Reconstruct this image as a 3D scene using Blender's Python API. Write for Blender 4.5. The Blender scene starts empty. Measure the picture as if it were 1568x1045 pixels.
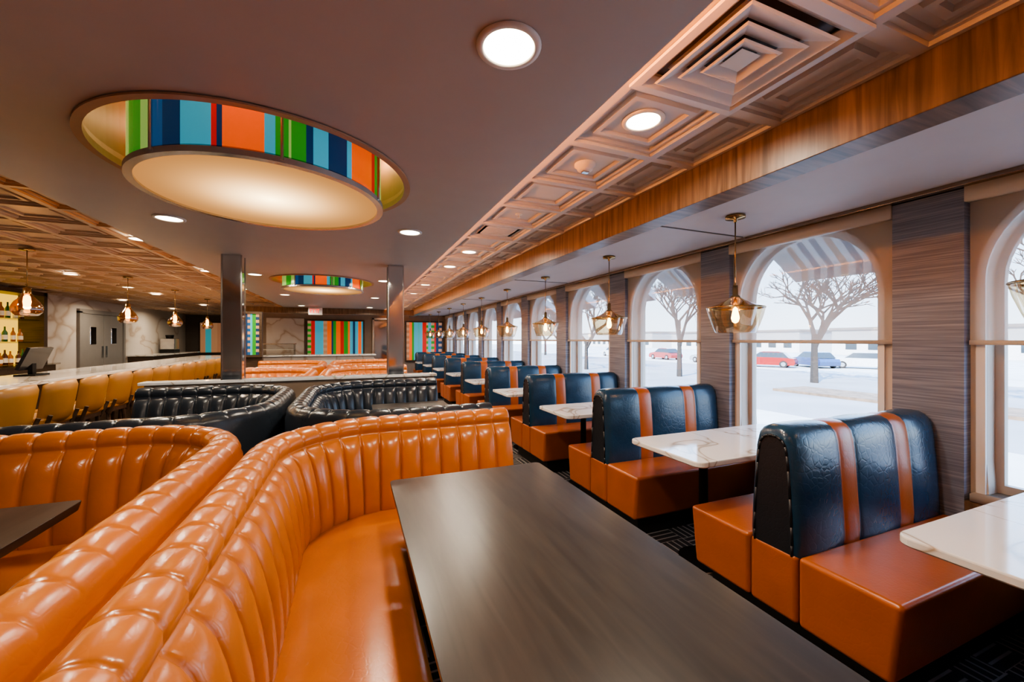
import bpy, bmesh, math, random
from mathutils import Vector, Matrix
random.seed(7)
D=bpy.data
SC=bpy.context.scene
COL=SC.collection
pi=math.pi

# ------------------------------------------------------------------ materials
def new_mat(name):
    m=D.materials.new(name); m.use_nodes=True
    nt=m.node_tree
    b=nt.nodes.get('Principled BSDF')
    return m,nt,b
def N(nt,t,**kw):
    n=nt.nodes.new(t)
    for k,v in kw.items(): setattr(n,k,v)
    return n
def coords(nt,scale=(1,1,1),rot=(0,0,0)):
    tc=N(nt,'ShaderNodeTexCoord'); mp=N(nt,'ShaderNodeMapping')
    mp.inputs['Scale'].default_value=scale; mp.inputs['Rotation'].default_value=rot
    nt.links.new(tc.outputs['Object'],mp.inputs['Vector'])
    return mp.outputs['Vector']
def ramp(nt,fac,stops,interp='LINEAR'):
    r=N(nt,'ShaderNodeValToRGB'); r.color_ramp.interpolation=interp
    els=r.color_ramp.elements
    while len(els)<len(stops): els.new(0.5)
    for e,(p,c) in zip(els,stops):
        e.position=p; e.color=(c[0],c[1],c[2],1)
    nt.links.new(fac,r.inputs['Fac'])
    return r.outputs['Color']
def simple(name,c,rough=.5,metal=0.,var=.08,scale=6,bump=0.,bscale=80,coat=0.,spec=.5,emis=None,estr=0):
    m,nt,b=new_mat(name)
    b.inputs['Roughness'].default_value=rough
    b.inputs['Metallic'].default_value=metal
    b.inputs['Coat Weight'].default_value=coat
    b.inputs['Specular IOR Level'].default_value=spec
    v=coords(nt)
    n=N(nt,'ShaderNodeTexNoise'); n.inputs['Scale'].default_value=scale; n.inputs['Detail'].default_value=4
    nt.links.new(v,n.inputs['Vector'])
    c0=[x*(1-var) for x in c]; c1=[min(1,x*(1+var)) for x in c]
    nt.links.new(ramp(nt,n.outputs['Fac'],[(.3,c0),(.7,c1)]),b.inputs['Base Color'])
    if bump>0:
        n2=N(nt,'ShaderNodeTexNoise'); n2.inputs['Scale'].default_value=bscale; n2.inputs['Detail'].default_value=3
        nt.links.new(v,n2.inputs['Vector'])
        bp=N(nt,'ShaderNodeBump'); bp.inputs['Strength'].default_value=bump; bp.inputs['Distance'].default_value=.005
        nt.links.new(n2.outputs['Fac'],bp.inputs['Height']); nt.links.new(bp.outputs['Normal'],b.inputs['Normal'])
    if emis:
        b.inputs['Emission Color'].default_value=(*emis,1); b.inputs['Emission Strength'].default_value=estr
    return m
def leather(name,c,rough=.3,crack=.5,cs=38,var=.08,lump=.3):
    m,nt,b=new_mat(name)
    v=coords(nt)
    n=N(nt,'ShaderNodeTexNoise'); n.inputs['Scale'].default_value=5; n.inputs['Detail'].default_value=3
    nt.links.new(v,n.inputs['Vector'])
    nt.links.new(ramp(nt,n.outputs['Fac'],[(.3,[x*(1-var) for x in c]),(.7,[min(1,x*(1+var)) for x in c])]),b.inputs['Base Color'])
    b.inputs['Roughness'].default_value=rough
    add=N(nt,'ShaderNodeMixRGB'); add.blend_type='ADD'; add.inputs['Fac'].default_value=.06
    nt.links.new(v,add.inputs['Color1']); nt.links.new(n.outputs['Color'],add.inputs['Color2'])
    vo=N(nt,'ShaderNodeTexVoronoi'); vo.feature='DISTANCE_TO_EDGE'; vo.inputs['Scale'].default_value=cs
    nt.links.new(add.outputs['Color'],vo.inputs['Vector'])
    mr=N(nt,'ShaderNodeMapRange'); mr.inputs['From Max'].default_value=.12
    nt.links.new(vo.outputs['Distance'],mr.inputs['Value'])
    n2=N(nt,'ShaderNodeTexNoise'); n2.inputs['Scale'].default_value=11; n2.inputs['Detail'].default_value=3
    nt.links.new(v,n2.inputs['Vector'])
    n3=N(nt,'ShaderNodeMath'); n3.operation='MULTIPLY'; n3.inputs[1].default_value=lump
    nt.links.new(n2.outputs['Fac'],n3.inputs[0])
    mm=N(nt,'ShaderNodeMath'); mm.operation='MULTIPLY_ADD'; mm.inputs[1].default_value=.2
    nt.links.new(mr.outputs['Result'],mm.inputs[0]); nt.links.new(n3.outputs[0],mm.inputs[2])
    bp=N(nt,'ShaderNodeBump'); bp.inputs['Strength'].default_value=crack; bp.inputs['Distance'].default_value=.004
    nt.links.new(mm.outputs[0],bp.inputs['Height']); nt.links.new(bp.outputs['Normal'],b.inputs['Normal'])
    return m
def wood(name,c0,c1,scale=(1,12,12),rough=.4,ns=3.):
    m,nt,b=new_mat(name)
    v=coords(nt,scale)
    n=N(nt,'ShaderNodeTexNoise'); n.inputs['Scale'].default_value=ns; n.inputs['Detail'].default_value=6; n.inputs['Distortion'].default_value=.6
    nt.links.new(v,n.inputs['Vector'])
    nt.links.new(ramp(nt,n.outputs['Fac'],[(.32,c0),(.5,[(a+d)/2 for a,d in zip(c0,c1)]),(.68,c1)]),b.inputs['Base Color'])
    b.inputs['Roughness'].default_value=rough
    return m
def marble(name,base,vein,scale=1.5,rough=.12,w=.03):
    m,nt,b=new_mat(name)
    v=coords(nt,(1,.55,1),(0,0,.6))
    n=N(nt,'ShaderNodeTexNoise'); n.inputs['Scale'].default_value=scale; n.inputs['Detail'].default_value=3; n.inputs['Distortion'].default_value=.7
    nt.links.new(v,n.inputs['Vector'])
    s=N(nt,'ShaderNodeMath'); s.operation='SUBTRACT'; s.inputs[1].default_value=.5
    a=N(nt,'ShaderNodeMath'); a.operation='ABSOLUTE'
    nt.links.new(n.outputs['Fac'],s.inputs[0]); nt.links.new(s.outputs[0],a.inputs[0])
    nt.links.new(ramp(nt,a.outputs[0],[(0,vein),(w,[(p*4+q)/5 for p,q in zip(base,vein)]),(w*2.5,base)]),b.inputs['Base Color'])
    b.inputs['Roughness'].default_value=rough
    return m
def emission(name,c,s):
    m,nt,b=new_mat(name); nt.nodes.remove(b)
    e=N(nt,'ShaderNodeEmission'); e.inputs['Color'].default_value=(*c,1); e.inputs['Strength'].default_value=s
    nt.links.new(e.outputs[0],nt.nodes['Material Output'].inputs['Surface'])
    return m
def thin_glass(name,tint,gl=.08,rough=.02,fres=True):
    m,nt,b=new_mat(name); nt.nodes.remove(b)
    t=N(nt,'ShaderNodeBsdfTransparent'); t.inputs['Color'].default_value=(*tint,1)
    g=N(nt,'ShaderNodeBsdfGlossy'); g.inputs['Roughness'].default_value=rough
    mx=N(nt,'ShaderNodeMixShader')
    lw=N(nt,'ShaderNodeLayerWeight'); lw.inputs['Blend'].default_value=.25
    ad=N(nt,'ShaderNodeMath'); ad.operation='MULTIPLY_ADD'; ad.inputs[1].default_value=.6 if fres else 0; ad.inputs[2].default_value=gl
    nt.links.new(lw.outputs['Facing'],ad.inputs[0]); nt.links.new(ad.outputs[0],mx.inputs['Fac'])
    nt.links.new(t.outputs[0],mx.inputs[1]); nt.links.new(g.outputs[0],mx.inputs[2])
    nt.links.new(mx.outputs[0],nt.nodes['Material Output'].inputs['Surface'])
    return m

M={}
M['orange']=leather('leather_orange',(.48,.142,.027),.25,.16,34)
M['orange2']=leather('leather_rust_orange',(.40,.105,.024),.30,.2,34)
M['black']=leather('leather_black',(.018,.025,.036),.26,.2)
M['blue']=leather('leather_navy',(.014,.046,.088),.24,.40,26,.2)
M['sideblk']=leather('leather_charcoal',(.016,.018,.024),.38,.3)
M['tan']=leather('leather_mustard',(.36,.165,.03),.35,.15)
M['kick']=simple('toe_kick_black',(.01,.01,.01),.6)
M['table']=wood('dark_table_laminate',(.027,.022,.019),(.048,.039,.032),(9,1,9),.30)
M['marble']=marble('white_marble',(.78,.78,.77),(.40,.33,.25),2.1,.08,.011)
M['marblewall']=marble('marble_wall',(.60,.56,.52),(.40,.31,.24),.9,.3,.025)
M['metal_blk']=simple('black_metal',(.02,.02,.02),.4,.8)
M['ceil']=simple('ceiling_paint_taupe',(.47,.44,.42),.45,var=.02)
M['ceilw']=simple('ceiling_paint_gray',(.44,.45,.47),.6,var=.02)
M['coffer']=simple('coffer_tile_paint',(.58,.55,.53),.4,var=.03)
M['cofferL']=simple('coffer_tile_dim_orange_lit',(.44,.31,.21),.4,var=.05)  # left coffer tiles: dimmer, orange light of that side put into the colour
M['white']=simple('white_trim',(.75,.73,.70),.4,var=.02)
M['wframe']=simple('window_frame_taupe',(.42,.36,.31),.45,var=.03)
M['vent']=simple('vent_paint',(.72,.69,.67),.4,var=.02)
M['woodbeam']=wood('walnut_soffit',(.070,.048,.033),(.20,.138,.092),(1,16,1.0),.38,2.0)
M['woodwall']=wood('walnut_wainscot',(.12,.07,.04),(.24,.15,.085),(12,12,1),.4)
M['bronze']=simple('bronze_mirror_trim',(.34,.25,.18),.18,1.)
M['mirror']=simple('mirror_panel',(.75,.75,.74),.05,1.,var=.01)
M['colmir']=simple('column_mirror_glass',(.80,.82,.84),.07,1.,var=.01)
M['chrome']=simple('brushed_steel',(.6,.6,.6),.22,1.)
M['brass']=simple('aged_brass',(.42,.29,.14),.25,1.)
M['beige']=simple('beige_wall_paint',(.56,.49,.42),.6,var=.03)
M['dark']=simple('dark_wall_paint',(.10,.085,.075),.5)
M['brownwall']=simple('brown_wall_paint',(.26,.19,.14),.55)
M['darkwood']=wood('dark_wood',(.04,.026,.018),(.08,.052,.035))
M['pane']=thin_glass('window_glass',(.97,.98,.98),.03,.01)
M['amber']=thin_glass('amber_glass',(.84,.50,.20),.22,.05)
M['glassclr']=thin_glass('smoked_amber_glass',(.92,.80,.60),.12,.04)
M['clear']=thin_glass('clear_glass',(.95,.95,.93),.08,.03)
M['bulb']=emission('bulb_glow',(1,.52,.16),16)
M['down']=emission('downlight_lens',(1,.83,.58),12)
M['led']=emission('led_strip',(1,.30,.06),38)
M['ylw']=emission('backbar_glow',(1,.56,.05),1.0)
M['red']=emission('exit_red',(1,.04,.02),2.0)
M['door']=simple('gray_door_paint',(.22,.21,.205),.4,var=.04)
M['screen']=simple('screen_black',(.01,.01,.012),.15)
M['conc']=simple('concrete_pavement',(.46,.45,.43),.8,var=.12,scale=.6)
M['asphalt']=simple('asphalt_road',(.25,.25,.26),.9,var=.15,scale=.25)
M['bark']=simple('tree_bark',(.05,.04,.034),.9,var=.2)
M['tire']=simple('tire_rubber',(.02,.02,.02),.8)
M['cglass']=simple('car_glass',(.03,.04,.05),.1)
M['facade']=simple('facade_pale',(.50,.49,.48),.8)
M['roofdk']=simple('facade_roof',(.28,.25,.23),.8)
M['awnw']=simple('awning_white',(.62,.62,.62),.8)
M['awnb']=simple('awning_blue',(.15,.19,.24),.8)
M['awno']=simple('awning_orange',(.5,.30,.20),.8)
M['dirt']=simple('mulch_bed',(.20,.14,.10),.9,var=.3,scale=3)

m,nt,b=new_mat('grasscloth_wallpaper'); v=coords(nt,(2.5,2.5,120))
n=N(nt,'ShaderNodeTexNoise'); n.inputs['Scale'].default_value=1.; n.inputs['Detail'].default_value=5
nt.links.new(v,n.inputs['Vector'])
nt.links.new(ramp(nt,n.outputs['Fac'],[(.3,(.125,.14,.20)),(.5,(.185,.21,.28)),(.72,(.29,.32,.40))]),b.inputs['Base Color'])
b.inputs['Roughness'].default_value=.45; M['paper']=m
m,nt,b=new_mat('sunscreen_shade_fabric'); nt.nodes.remove(b)
t=N(nt,'ShaderNodeBsdfTransparent'); t.inputs['Color'].default_value=(.95,.97,1,1)
d=N(nt,'ShaderNodeBsdfDiffuse'); d.inputs['Color'].default_value=(.64,.58,.52,1)
tl=N(nt,'ShaderNodeBsdfTranslucent'); tl.inputs['Color'].default_value=(.52,.48,.44,1)
wv=N(nt,'ShaderNodeTexNoise'); wv.inputs['Scale'].default_value=3
mr=N(nt,'ShaderNodeMapRange'); mr.inputs['To Min'].default_value=.55; mr.inputs['To Max'].default_value=.61
nt.links.new(wv.outputs['Fac'],mr.inputs['Value'])
m1=N(nt,'ShaderNodeMixShader'); m1.inputs['Fac'].default_value=.25
nt.links.new(d.outputs[0],m1.inputs[1]); nt.links.new(tl.outputs[0],m1.inputs[2])
m2=N(nt,'ShaderNodeMixShader'); nt.links.new(mr.outputs['Result'],m2.inputs['Fac'])
nt.links.new(t.outputs[0],m2.inputs[1]); nt.links.new(m1.outputs[0],m2.inputs[2])
nt.links.new(m2.outputs[0],nt.nodes['Material Output'].inputs['Surface']); M['shade']=m
m,nt,b=new_mat('patterned_carpet'); v=coords(nt)
ck=N(nt,'ShaderNodeTexChecker'); ck.inputs['Scale'].default_value=5; nt.links.new(v,ck.inputs['Vector'])
w1=N(nt,'ShaderNodeTexWave'); w1.bands_direction='X'; w1.inputs['Scale'].default_value=6.5
w2=N(nt,'ShaderNodeTexWave'); w2.bands_direction='Y'; w2.inputs['Scale'].default_value=6.5
nt.links.new(v,w1.inputs['Vector']); nt.links.new(v,w2.inputs['Vector'])
mx=N(nt,'ShaderNodeMixRGB'); nt.links.new(ck.outputs['Fac'],mx.inputs['Fac'])
nt.links.new(w1.outputs['Color'],mx.inputs['Color1']); nt.links.new(w2.outputs['Color'],mx.inputs['Color2'])
nt.links.new(ramp(nt,mx.outputs['Color'],[(.80,(.016,.016,.018)),(.92,(.26,.24,.22))]),b.inputs['Base Color'])
b.inputs['Roughness'].default_value=.95; M['carpet']=m
def attr_mat(name,es,rough=.3):
    m,nt,b=new_mat(name)
    a=N(nt,'ShaderNodeAttribute'); a.attribute_name='Col'
    nt.links.new(a.outputs['Color'],b.inputs['Base Color']); nt.links.new(a.outputs['Color'],b.inputs['Emission Color'])
    b.inputs['Emission Strength'].default_value=es; b.inputs['Roughness'].default_value=rough
    return m
M['art']=attr_mat('striped_art_glass',.42,.12)
M['artwall']=attr_mat('striped_art_panel',.35,.4)
m,nt,b=new_mat('drum_diffuser'); nt.nodes.remove(b)
tc=N(nt,'ShaderNodeTexCoord'); gr=N(nt,'ShaderNodeTexGradient'); gr.gradient_type='SPHERICAL'
mp=N(nt,'ShaderNodeMapping'); mp.inputs['Scale'].default_value=(1.75,1.75,0)
nt.links.new(tc.outputs['Object'],mp.inputs['Vector']); nt.links.new(mp.outputs['Vector'],gr.inputs['Vector'])
e=N(nt,'ShaderNodeEmission')
nt.links.new(ramp(nt,gr.outputs['Fac'],[(0,(.92,.40,.12)),(.45,(1,.50,.17)),(1,(1,.74,.38))]),e.inputs['Color'])
mr=N(nt,'ShaderNodeMapRange'); mr.inputs['To Min'].default_value=.46; mr.inputs['To Max'].default_value=4.2
pw=N(nt,'ShaderNodeMath'); pw.operation='POWER'; pw.inputs[1].default_value=2.8
nt.links.new(gr.outputs['Fac'],pw.inputs[0]); nt.links.new(pw.outputs[0],mr.inputs['Value'])
nt.links.new(mr.outputs['Result'],e.inputs['Strength'])
nt.links.new(e.outputs[0],nt.nodes['Material Output'].inputs['Surface']); M['diff']=m

# ------------------------------------------------------------------ mesh helpers
def mk(name,verts,faces,mat,parent=None,loc=(0,0,0),smooth=False,midx=None,recalc=True,weld=False):
    me=D.meshes.new(name); me.from_pydata([tuple(v) for v in verts],[],faces)
    mats=mat if isinstance(mat,(list,tuple)) else [mat]
    for mm in mats: me.materials.append(mm)
    if midx:
        for p,i in zip(me.polygons,midx): p.material_index=i
    if recalc or weld:
        bm=bmesh.new(); bm.from_mesh(me)
        if weld: bmesh.ops.remove_doubles(bm,verts=bm.verts,dist=1e-5)
        if recalc: bmesh.ops.recalc_face_normals(bm,faces=bm.faces)
        bm.to_mesh(me); bm.free()
    if smooth:
        for p in me.polygons: p.use_smooth=True
    o=D.objects.new(name,me); COL.objects.link(o); o.location=loc
    if parent: o.parent=parent
    return o
def empty(name,loc=(0,0,0),rz=0):
    e=D.objects.new(name,None); COL.objects.link(e); e.location=loc; e.rotation_euler=(0,0,rz); e.empty_display_size=.1
    return e
def inst(name,mesh,parent=None,loc=(0,0,0),mods=None):
    o=D.objects.new(name,mesh); COL.objects.link(o); o.location=loc
    if parent: o.parent=parent
    return o
class B:
    def __init__(s): s.v=[]; s.f=[]; s.m=[]
    def add(s,v,f,mi=0):
        o=len(s.v); s.v+= [tuple(x) for x in v]; s.f+=[tuple(i+o for i in q) for q in f]; s.m+=[mi]*len(f)
    def box(s,x0,x1,y0,y1,z0,z1,mi=0):
        s.add([(x0,y0,z0),(x1,y0,z0),(x1,y1,z0),(x0,y1,z0),(x0,y0,z1),(x1,y0,z1),(x1,y1,z1),(x0,y1,z1)],
              [(0,3,2,1),(4,5,6,7),(0,1,5,4),(1,2,6,5),(2,3,7,6),(3,0,4,7)],mi)
    def lathe(s,prof,seg=24,c=(0,0,0),mi=0,cap=False):
        v=[];f=[];n=len(prof)
        for i in range(seg):
            a=2*pi*i/seg
            for r,z in prof: v.append((c[0]+r*math.cos(a),c[1]+r*math.sin(a),c[2]+z))
        for i in range(seg):
            j=(i+1)%seg
            for k in range(n-1): f.append((i*n+k,j*n+k,j*n+k+1,i*n+k+1))
        if cap:
            f.append(tuple(i*n for i in range(seg))); f.append(tuple(i*n+n-1 for i in range(seg)))
        s.add(v,f,mi)
    def tube(s,p0,p1,r0,r1=None,seg=8,mi=0):
        r1=r0 if r1 is None else r1
        p0=Vector(p0);p1=Vector(p1);d=(p1-p0).normalized()
        u=d.orthogonal().normalized(); w=d.cross(u)
        v=[]
        for i in range(seg):
            a=2*pi*i/seg; o=u*math.cos(a)+w*math.sin(a); v+= [p0+o*r0,p1+o*r1]
        f=[(2*i,2*((i+1)%seg),2*((i+1)%seg)+1,2*i+1) for i in range(seg)]
        f.append(tuple(2*i for i in range(seg))); f.append(tuple(2*i+1 for i in range(seg)))
        s.add(v,f,mi)
    def obj(s,name,mat,parent=None,loc=(0,0,0),smooth=False,bevel=0,seg=2,recalc=True,autos=False):
        o=mk(name,s.v,s.f,mat,parent,loc,smooth,s.m,recalc)
        if bevel:
            md=o.modifiers.new('bevel','BEVEL'); md.width=bevel; md.segments=seg; md.limit_method='ANGLE'
            for p in o.data.polygons: p.use_smooth=True
            wn=o.modifiers.new('wn','WEIGHTED_NORMAL'); wn.keep_sharp=False
        return o
def boxo(name,x0,x1,y0,y1,z0,z1,mat,parent=None,bevel=0,seg=2,loc=(0,0,0)):
    b=B(); b.box(x0,x1,y0,y1,z0,z1); return b.obj(name,mat,parent,loc,bevel=bevel,seg=seg)
def rrect(x0,x1,y0,y1,r,n=6):
    pts=[]
    for cx,cy,a0 in ((x1-r,y1-r,0),(x0+r,y1-r,pi/2),(x0+r,y0+r,pi),(x1-r,y0+r,1.5*pi)):
        for i in range(n+1):
            a=a0+pi/2*i/n; pts.append((cx+r*math.cos(a),cy+r*math.sin(a)))
    return pts
def slab(name,pts,z0,z1,mat,parent=None,bev=.006,inb=0.,loc=(0,0,0)):
    n=len(pts); cx=sum(p[0] for p in pts)/n; cy=sum(p[1] for p in pts)/n
    def ins(p,d):
        v=Vector((p[0]-cx,p[1]-cy)); l=v.length; v*= (l-d)/l; return (cx+v.x,cy+v.y)
    rings=[([ins(p,inb+bev) for p in pts],z0),([ins(p,inb) for p in pts],z0+bev),(pts,z1-bev),([ins(p,bev*.3) for p in pts],z1-bev*.3),([ins(p,bev) for p in pts],z1)]
    v=[(p[0],p[1],z) for ring,z in rings for p in ring]; f=[]
    for k in range(len(rings)-1):
        for i in range(n):
            j=(i+1)%n; f.append((k*n+i,k*n+j,(k+1)*n+j,(k+1)*n+i))
    f.append(tuple(range(n))); f.append(tuple((len(rings)-1)*n+i for i in range(n)))
    return mk(name,v,f,mat,parent,loc)

def plate_hole(outer,inside,c,nseg=96):
    u0,u1,v0,v1=outer
    angs=[2*pi*i/nseg for i in range(nseg)]+[math.atan2(y-c[1],x-c[0])%(2*pi) for x in (u0,u1) for y in (v0,v1)]
    angs=sorted(set(round(a,6) for a in angs))
    inn=[];out=[]
    for a in angs:
        dx,dy=math.cos(a),math.sin(a)
        t=1e9
        if dx>1e-9:t=min(t,(u1-c[0])/dx)
        if dx<-1e-9:t=min(t,(u0-c[0])/dx)
        if dy>1e-9:t=min(t,(v1-c[1])/dy)
        if dy<-1e-9:t=min(t,(v0-c[1])/dy)
        out.append((c[0]+dx*t,c[1]+dy*t))
        lo,hi=0,t
        for _ in range(26):
            md=(lo+hi)/2
            if inside(c[0]+dx*md,c[1]+dy*md): lo=md
            else: hi=md
        inn.append((c[0]+dx*lo,c[1]+dy*lo))
    return inn,out

# ------------------------------------------------------------------ dimensions
S=1.45
WX=3.10; CF=2.30; CC=2.42; CW=2.28
Y0=-2.4; YF=14.4; YL=19.6; XL=-6.2
FX0,FX1=-1.72,.86
boxo('floor',XL-.2,3.35,Y0-.2,YL+.2,-.12,0,M['carpet'])
boxo('wall_back',XL-.2,3.35,Y0-.2,Y0,0,2.8,M['beige'])
boxo('wall_left',XL-.2,XL,Y0,YL+.2,0,2.8,M['marblewall'])
boxo('wall_far',-2.7,3.35,YF,YF+.2,0,2.8,M['brownwall'])
boxo('wall_far_bar',XL,-2.7,YL,YL+.2,0,2.8,M['dark'])
boxo('wall_side_bar',-2.75,-2.6,YF+.2,YL,0,2.8,M['dark'])
boxo('roof_slab',XL-.2,3.40,Y0-.2,YL+.2,2.8,2.95,M['dark'])
boxo('wall_foundation',3.2,3.34,Y0-.2,YF+.2,-1.2,-.12,M['conc'])

SILL=.60; HW=.49; SPR=1.75
wb=B()
centers=[1.995+S*k for k in range(-3,9)]
for k,c in enumerate(centers):
    def ins(u,v,c=c):
        if v<=SPR: return abs(u-c)<HW and v>SILL
        return (u-c)**2+(v-SPR)**2<HW*HW
    inn,out=plate_hole((c-S/2,c+S/2,0,2.8),ins,(c,1.5),64)
    n=len(inn)
    for X in (3.15,3.34):
        v=[(X,p[0],p[1]) for p in inn]+[(X,p[0],p[1]) for p in out]
        wb.add(v,[(i,(i+1)%n,n+(i+1)%n,n+i) for i in range(n)])
    v=[(3.15,p[0],p[1]) for p in inn]+[(3.34,p[0],p[1]) for p in inn]
    wb.add(v,[(i,(i+1)%n,n+(i+1)%n,n+i) for i in range(n)])
wb.obj('wall_right',M['beige'],recalc=False)
boxo('wall_right_end',3.14,3.34,centers[-1]+S/2,YF+.2,0,2.8,M['beige'])
def arch_loop(hw,sill,spr,n=24):
    p=[(-hw,sill),(hw,sill)]
    for i in range(n+1):
        a=pi*i/n; p.append((hw*math.cos(a),spr+hw*math.sin(a)))
    return p
def arch_frame(b,x0,x1,hw0,hw1,s0,s1,mi=0):
    A=arch_loop(hw0,s0,SPR);C=arch_loop(hw1,s1,SPR);n=len(A)
    v=[(x0,p[0],p[1]) for p in A]+[(x0,p[0],p[1]) for p in C]+[(x1,p[0],p[1]) for p in A]+[(x1,p[0],p[1]) for p in C]
    f=[]
    for i in range(n):
        j=(i+1)%n
        f+=[(i,j,n+j,n+i),(2*n+i,3*n+i,3*n+j,2*n+j),(n+i,n+j,3*n+j,3*n+i),(i,2*n+i,2*n+j,j)]
    b.add(v,f,mi)
wf=B(); arch_frame(wf,3.24,3.28,HW,HW-.035,SILL,SILL+.045)
arch_frame(wf,3.135,3.155,HW+.035,HW,SILL-.04,SILL,1)
wfm=None
for k,c in enumerate(centers):
    e=empty('window_%d'%(k+1),(0,c,0))
    if wfm is None:
        o=wf.obj('frame',[M['wframe'],M['white']],e); wfm=o.data
        A=arch_loop(HW-.03,SILL+.04,SPR)
        g=mk('glass_pane',[(3.26,p[0],p[1]) for p in A],[tuple(range(len(A)))],M['pane'],e); gm=g.data
        s=boxo('sill',3.08,3.24,-HW-.04,HW+.04,SILL-.04,SILL,M['wframe'],e,.005); sm=s.data
    else:
        inst('frame',wfm,e); inst('glass_pane',gm,e); inst('sill',sm,e)
    if c>-1.5:
        L=D.lights.new('window_portal','AREA'); L.shape='RECTANGLE'; L.size=1.66; L.size_y=.98
        L.cycles.is_portal=True
        lo=D.objects.new('sky_portal',L); COL.objects.link(lo); lo.parent=e; lo.location=(3.32,0,1.42); lo.rotation_euler=(0,pi/2,0)
sb=None
for c in centers:
    e=empty('roller_shade',(0,c-.02,0))
    if sb is None:
        a=mk('fabric',[(3.115,-.56,1.42),(3.115,.56,1.42),(3.115,.56,2.2),(3.115,-.56,2.2)],[(0,1,2,3)],M['shade'],e)
        b=boxo('valance',3.065,3.13,-.565,.565,2.175,2.262,M['beige'],e,.004)
        d=boxo('hem_bar',3.105,3.125,-.56,.56,1.40,1.425,M['beige'],e,.004)
        sb=(a.data,b.data,d.data)
    else:
        for nm,mm in zip(('fabric','valance','hem_bar'),sb): inst(nm,mm,e)
for k in range(-3,11):
    y=1.25+S*(k-1)
    if y-.18<Y0 or y>YF-.2: continue
    boxo('wall_pillar_%d'%(k+3),WX-.02,3.16,y-.155,y+.155,.0,CW-.03,M['paper'])
wn=B(); wn.box(3.085,3.15,Y0,YF,.08,.53); wn.box(3.082,3.15,Y0,YF,.53,.555)
wn.obj('trim_wainscot',M['woodwall'])
boxo('baseboard_right',3.075,3.15,Y0,YF,0,.08,M['kick'])
boxo('trim_crown',3.02,3.15,Y0,YF,CW-.026,CW,M['bronze'],bevel=.004)
# ------------------------------------------------------------------ ceilings
cb=B()
DR=[(-.40,2.42),(-.40,6.62)]; RR=.69
ys=[Y0]
for (dx,dy) in DR:
    cb.box(FX0,FX1,ys[-1],dy-1,CF,CF+.06)
    def ins(u,v,dx=dx,dy=dy): return (u-dx)**2+(v-dy)**2<RR*RR
    inn,out=plate_hole((FX0,FX1,dy-1,dy+1),ins,(dx,dy),96); n=len(inn)
    for z in (CF,CF+.06):
        cb.add([(p[0],p[1],z) for p in inn]+[(p[0],p[1],z) for p in out],[(i,(i+1)%n,n+(i+1)%n,n+i) for i in range(n)])
    cb.add([(p[0],p[1],CF) for p in inn]+[(p[0],p[1],CF+.06) for p in inn],[(i,(i+1)%n,n+(i+1)%n,n+i) for i in range(n)])
    for xx in (FX0,FX1):
        cb.add([(xx,dy-1,CF),(xx,dy+1,CF),(xx,dy+1,CF+.06),(xx,dy-1,CF+.06)],[(0,1,2,3)])
    ys.append(dy+1)
cb.box(FX0,FX1,ys[-1],YF,CF,CF+.06)
ceil=cb.obj('ceiling',M['ceil'],recalc=False)
rb=B()
for dx,dy in DR:
    rb.lathe([(RR+.02,CF-.004),(RR+.02,CF-.012),(RR-.012,CF-.012),(RR-.012,CF+.02),(RR-.005,CF+.05),(RR,.43+CF),(0.01,.43+CF)],96,(dx,dy,0))
rb.obj('ceiling_recess',simple('recess_paint',(.48,.31,.20),.5),ceil,smooth=False)
b=B(); b.box(1.99,3.15,Y0,YF,CW,CW+.05); b.obj('ceiling_window_strip',M['ceilw'])
b=B()
for y in (2.35,5.25,8.15,11.05): b.box(2.0,3.0,y,y+.012,CW-.006,CW+.001)
b.obj('trim_ceiling_seams',M['dark'])
b=B(); b.box(1.83,1.99,Y0,YF,2.215,2.75); b.obj('trim_wood_soffit',M['woodbeam'],bevel=.004)
def tile(b,x0,x1,y0,y1,z):
    w=min(x1-x0,y1-y0)
    loops=[(0,0),(.022,0),(.026,.014),(.045,.014),(.052,.030),(.082,.034),(.090,.018),(.115,.018),(.122,.034)]
    v=[];f=[];L=0
    for i,dz in loops:
        if i*2>=w-.02: break
        v+=[(x0+i,y0+i,z+dz),(x1-i,y0+i,z+dz),(x1-i,y1-i,z+dz),(x0+i,y1-i,z+dz)];L+=1
    for k in range(L-1):
        for i in range(4):
            j=(i+1)%4; f.append((k*4+i,k*4+j,k*4+4+j,k*4+4+i))
    k=(L-1)*4; f.append((k,k+1,k+2,k+3)); b.add(v,f)
cr=B(); TY=-.25
y=TY-.5*5
rows=[]
while y<YF: rows.append(y); y+=.5
for y in rows:
    y1=min(y+.5,YF)
    if y1-y<.1: continue
    tile(cr,.74,1.0,y,y1,CC); tile(cr,1.0,1.52,y,y1,CC); tile(cr,1.52,1.83,y,y1,CC)
cr.obj('ceiling_coffer_right',M['coffer'],recalc=False)
cl=B(); y=Y0
while y<YL-.01:
    x=-1.60
    while x>XL+.01:
        x0=max(x-.5,XL); 
        if x-x0>.1: tile(cl,x0,x,y,min(y+.5,YL),CC)
        x-=.5
    y+=.5
cl.obj('ceiling_coffer_left',M['cofferL'],recalc=False)
b=B(); b.box(.835,.85,Y0+.1,YF-.1,CF+.061,CF+.085); b.obj('led_cove_strip',M['led'])
b=B(); b.box(-1.70,-1.685,Y0+.1,YF-.1,CF+.061,CF+.085); b.obj('led_cove_strip',emission('led_strip_left',(1,.36,.09),6.0))

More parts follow.
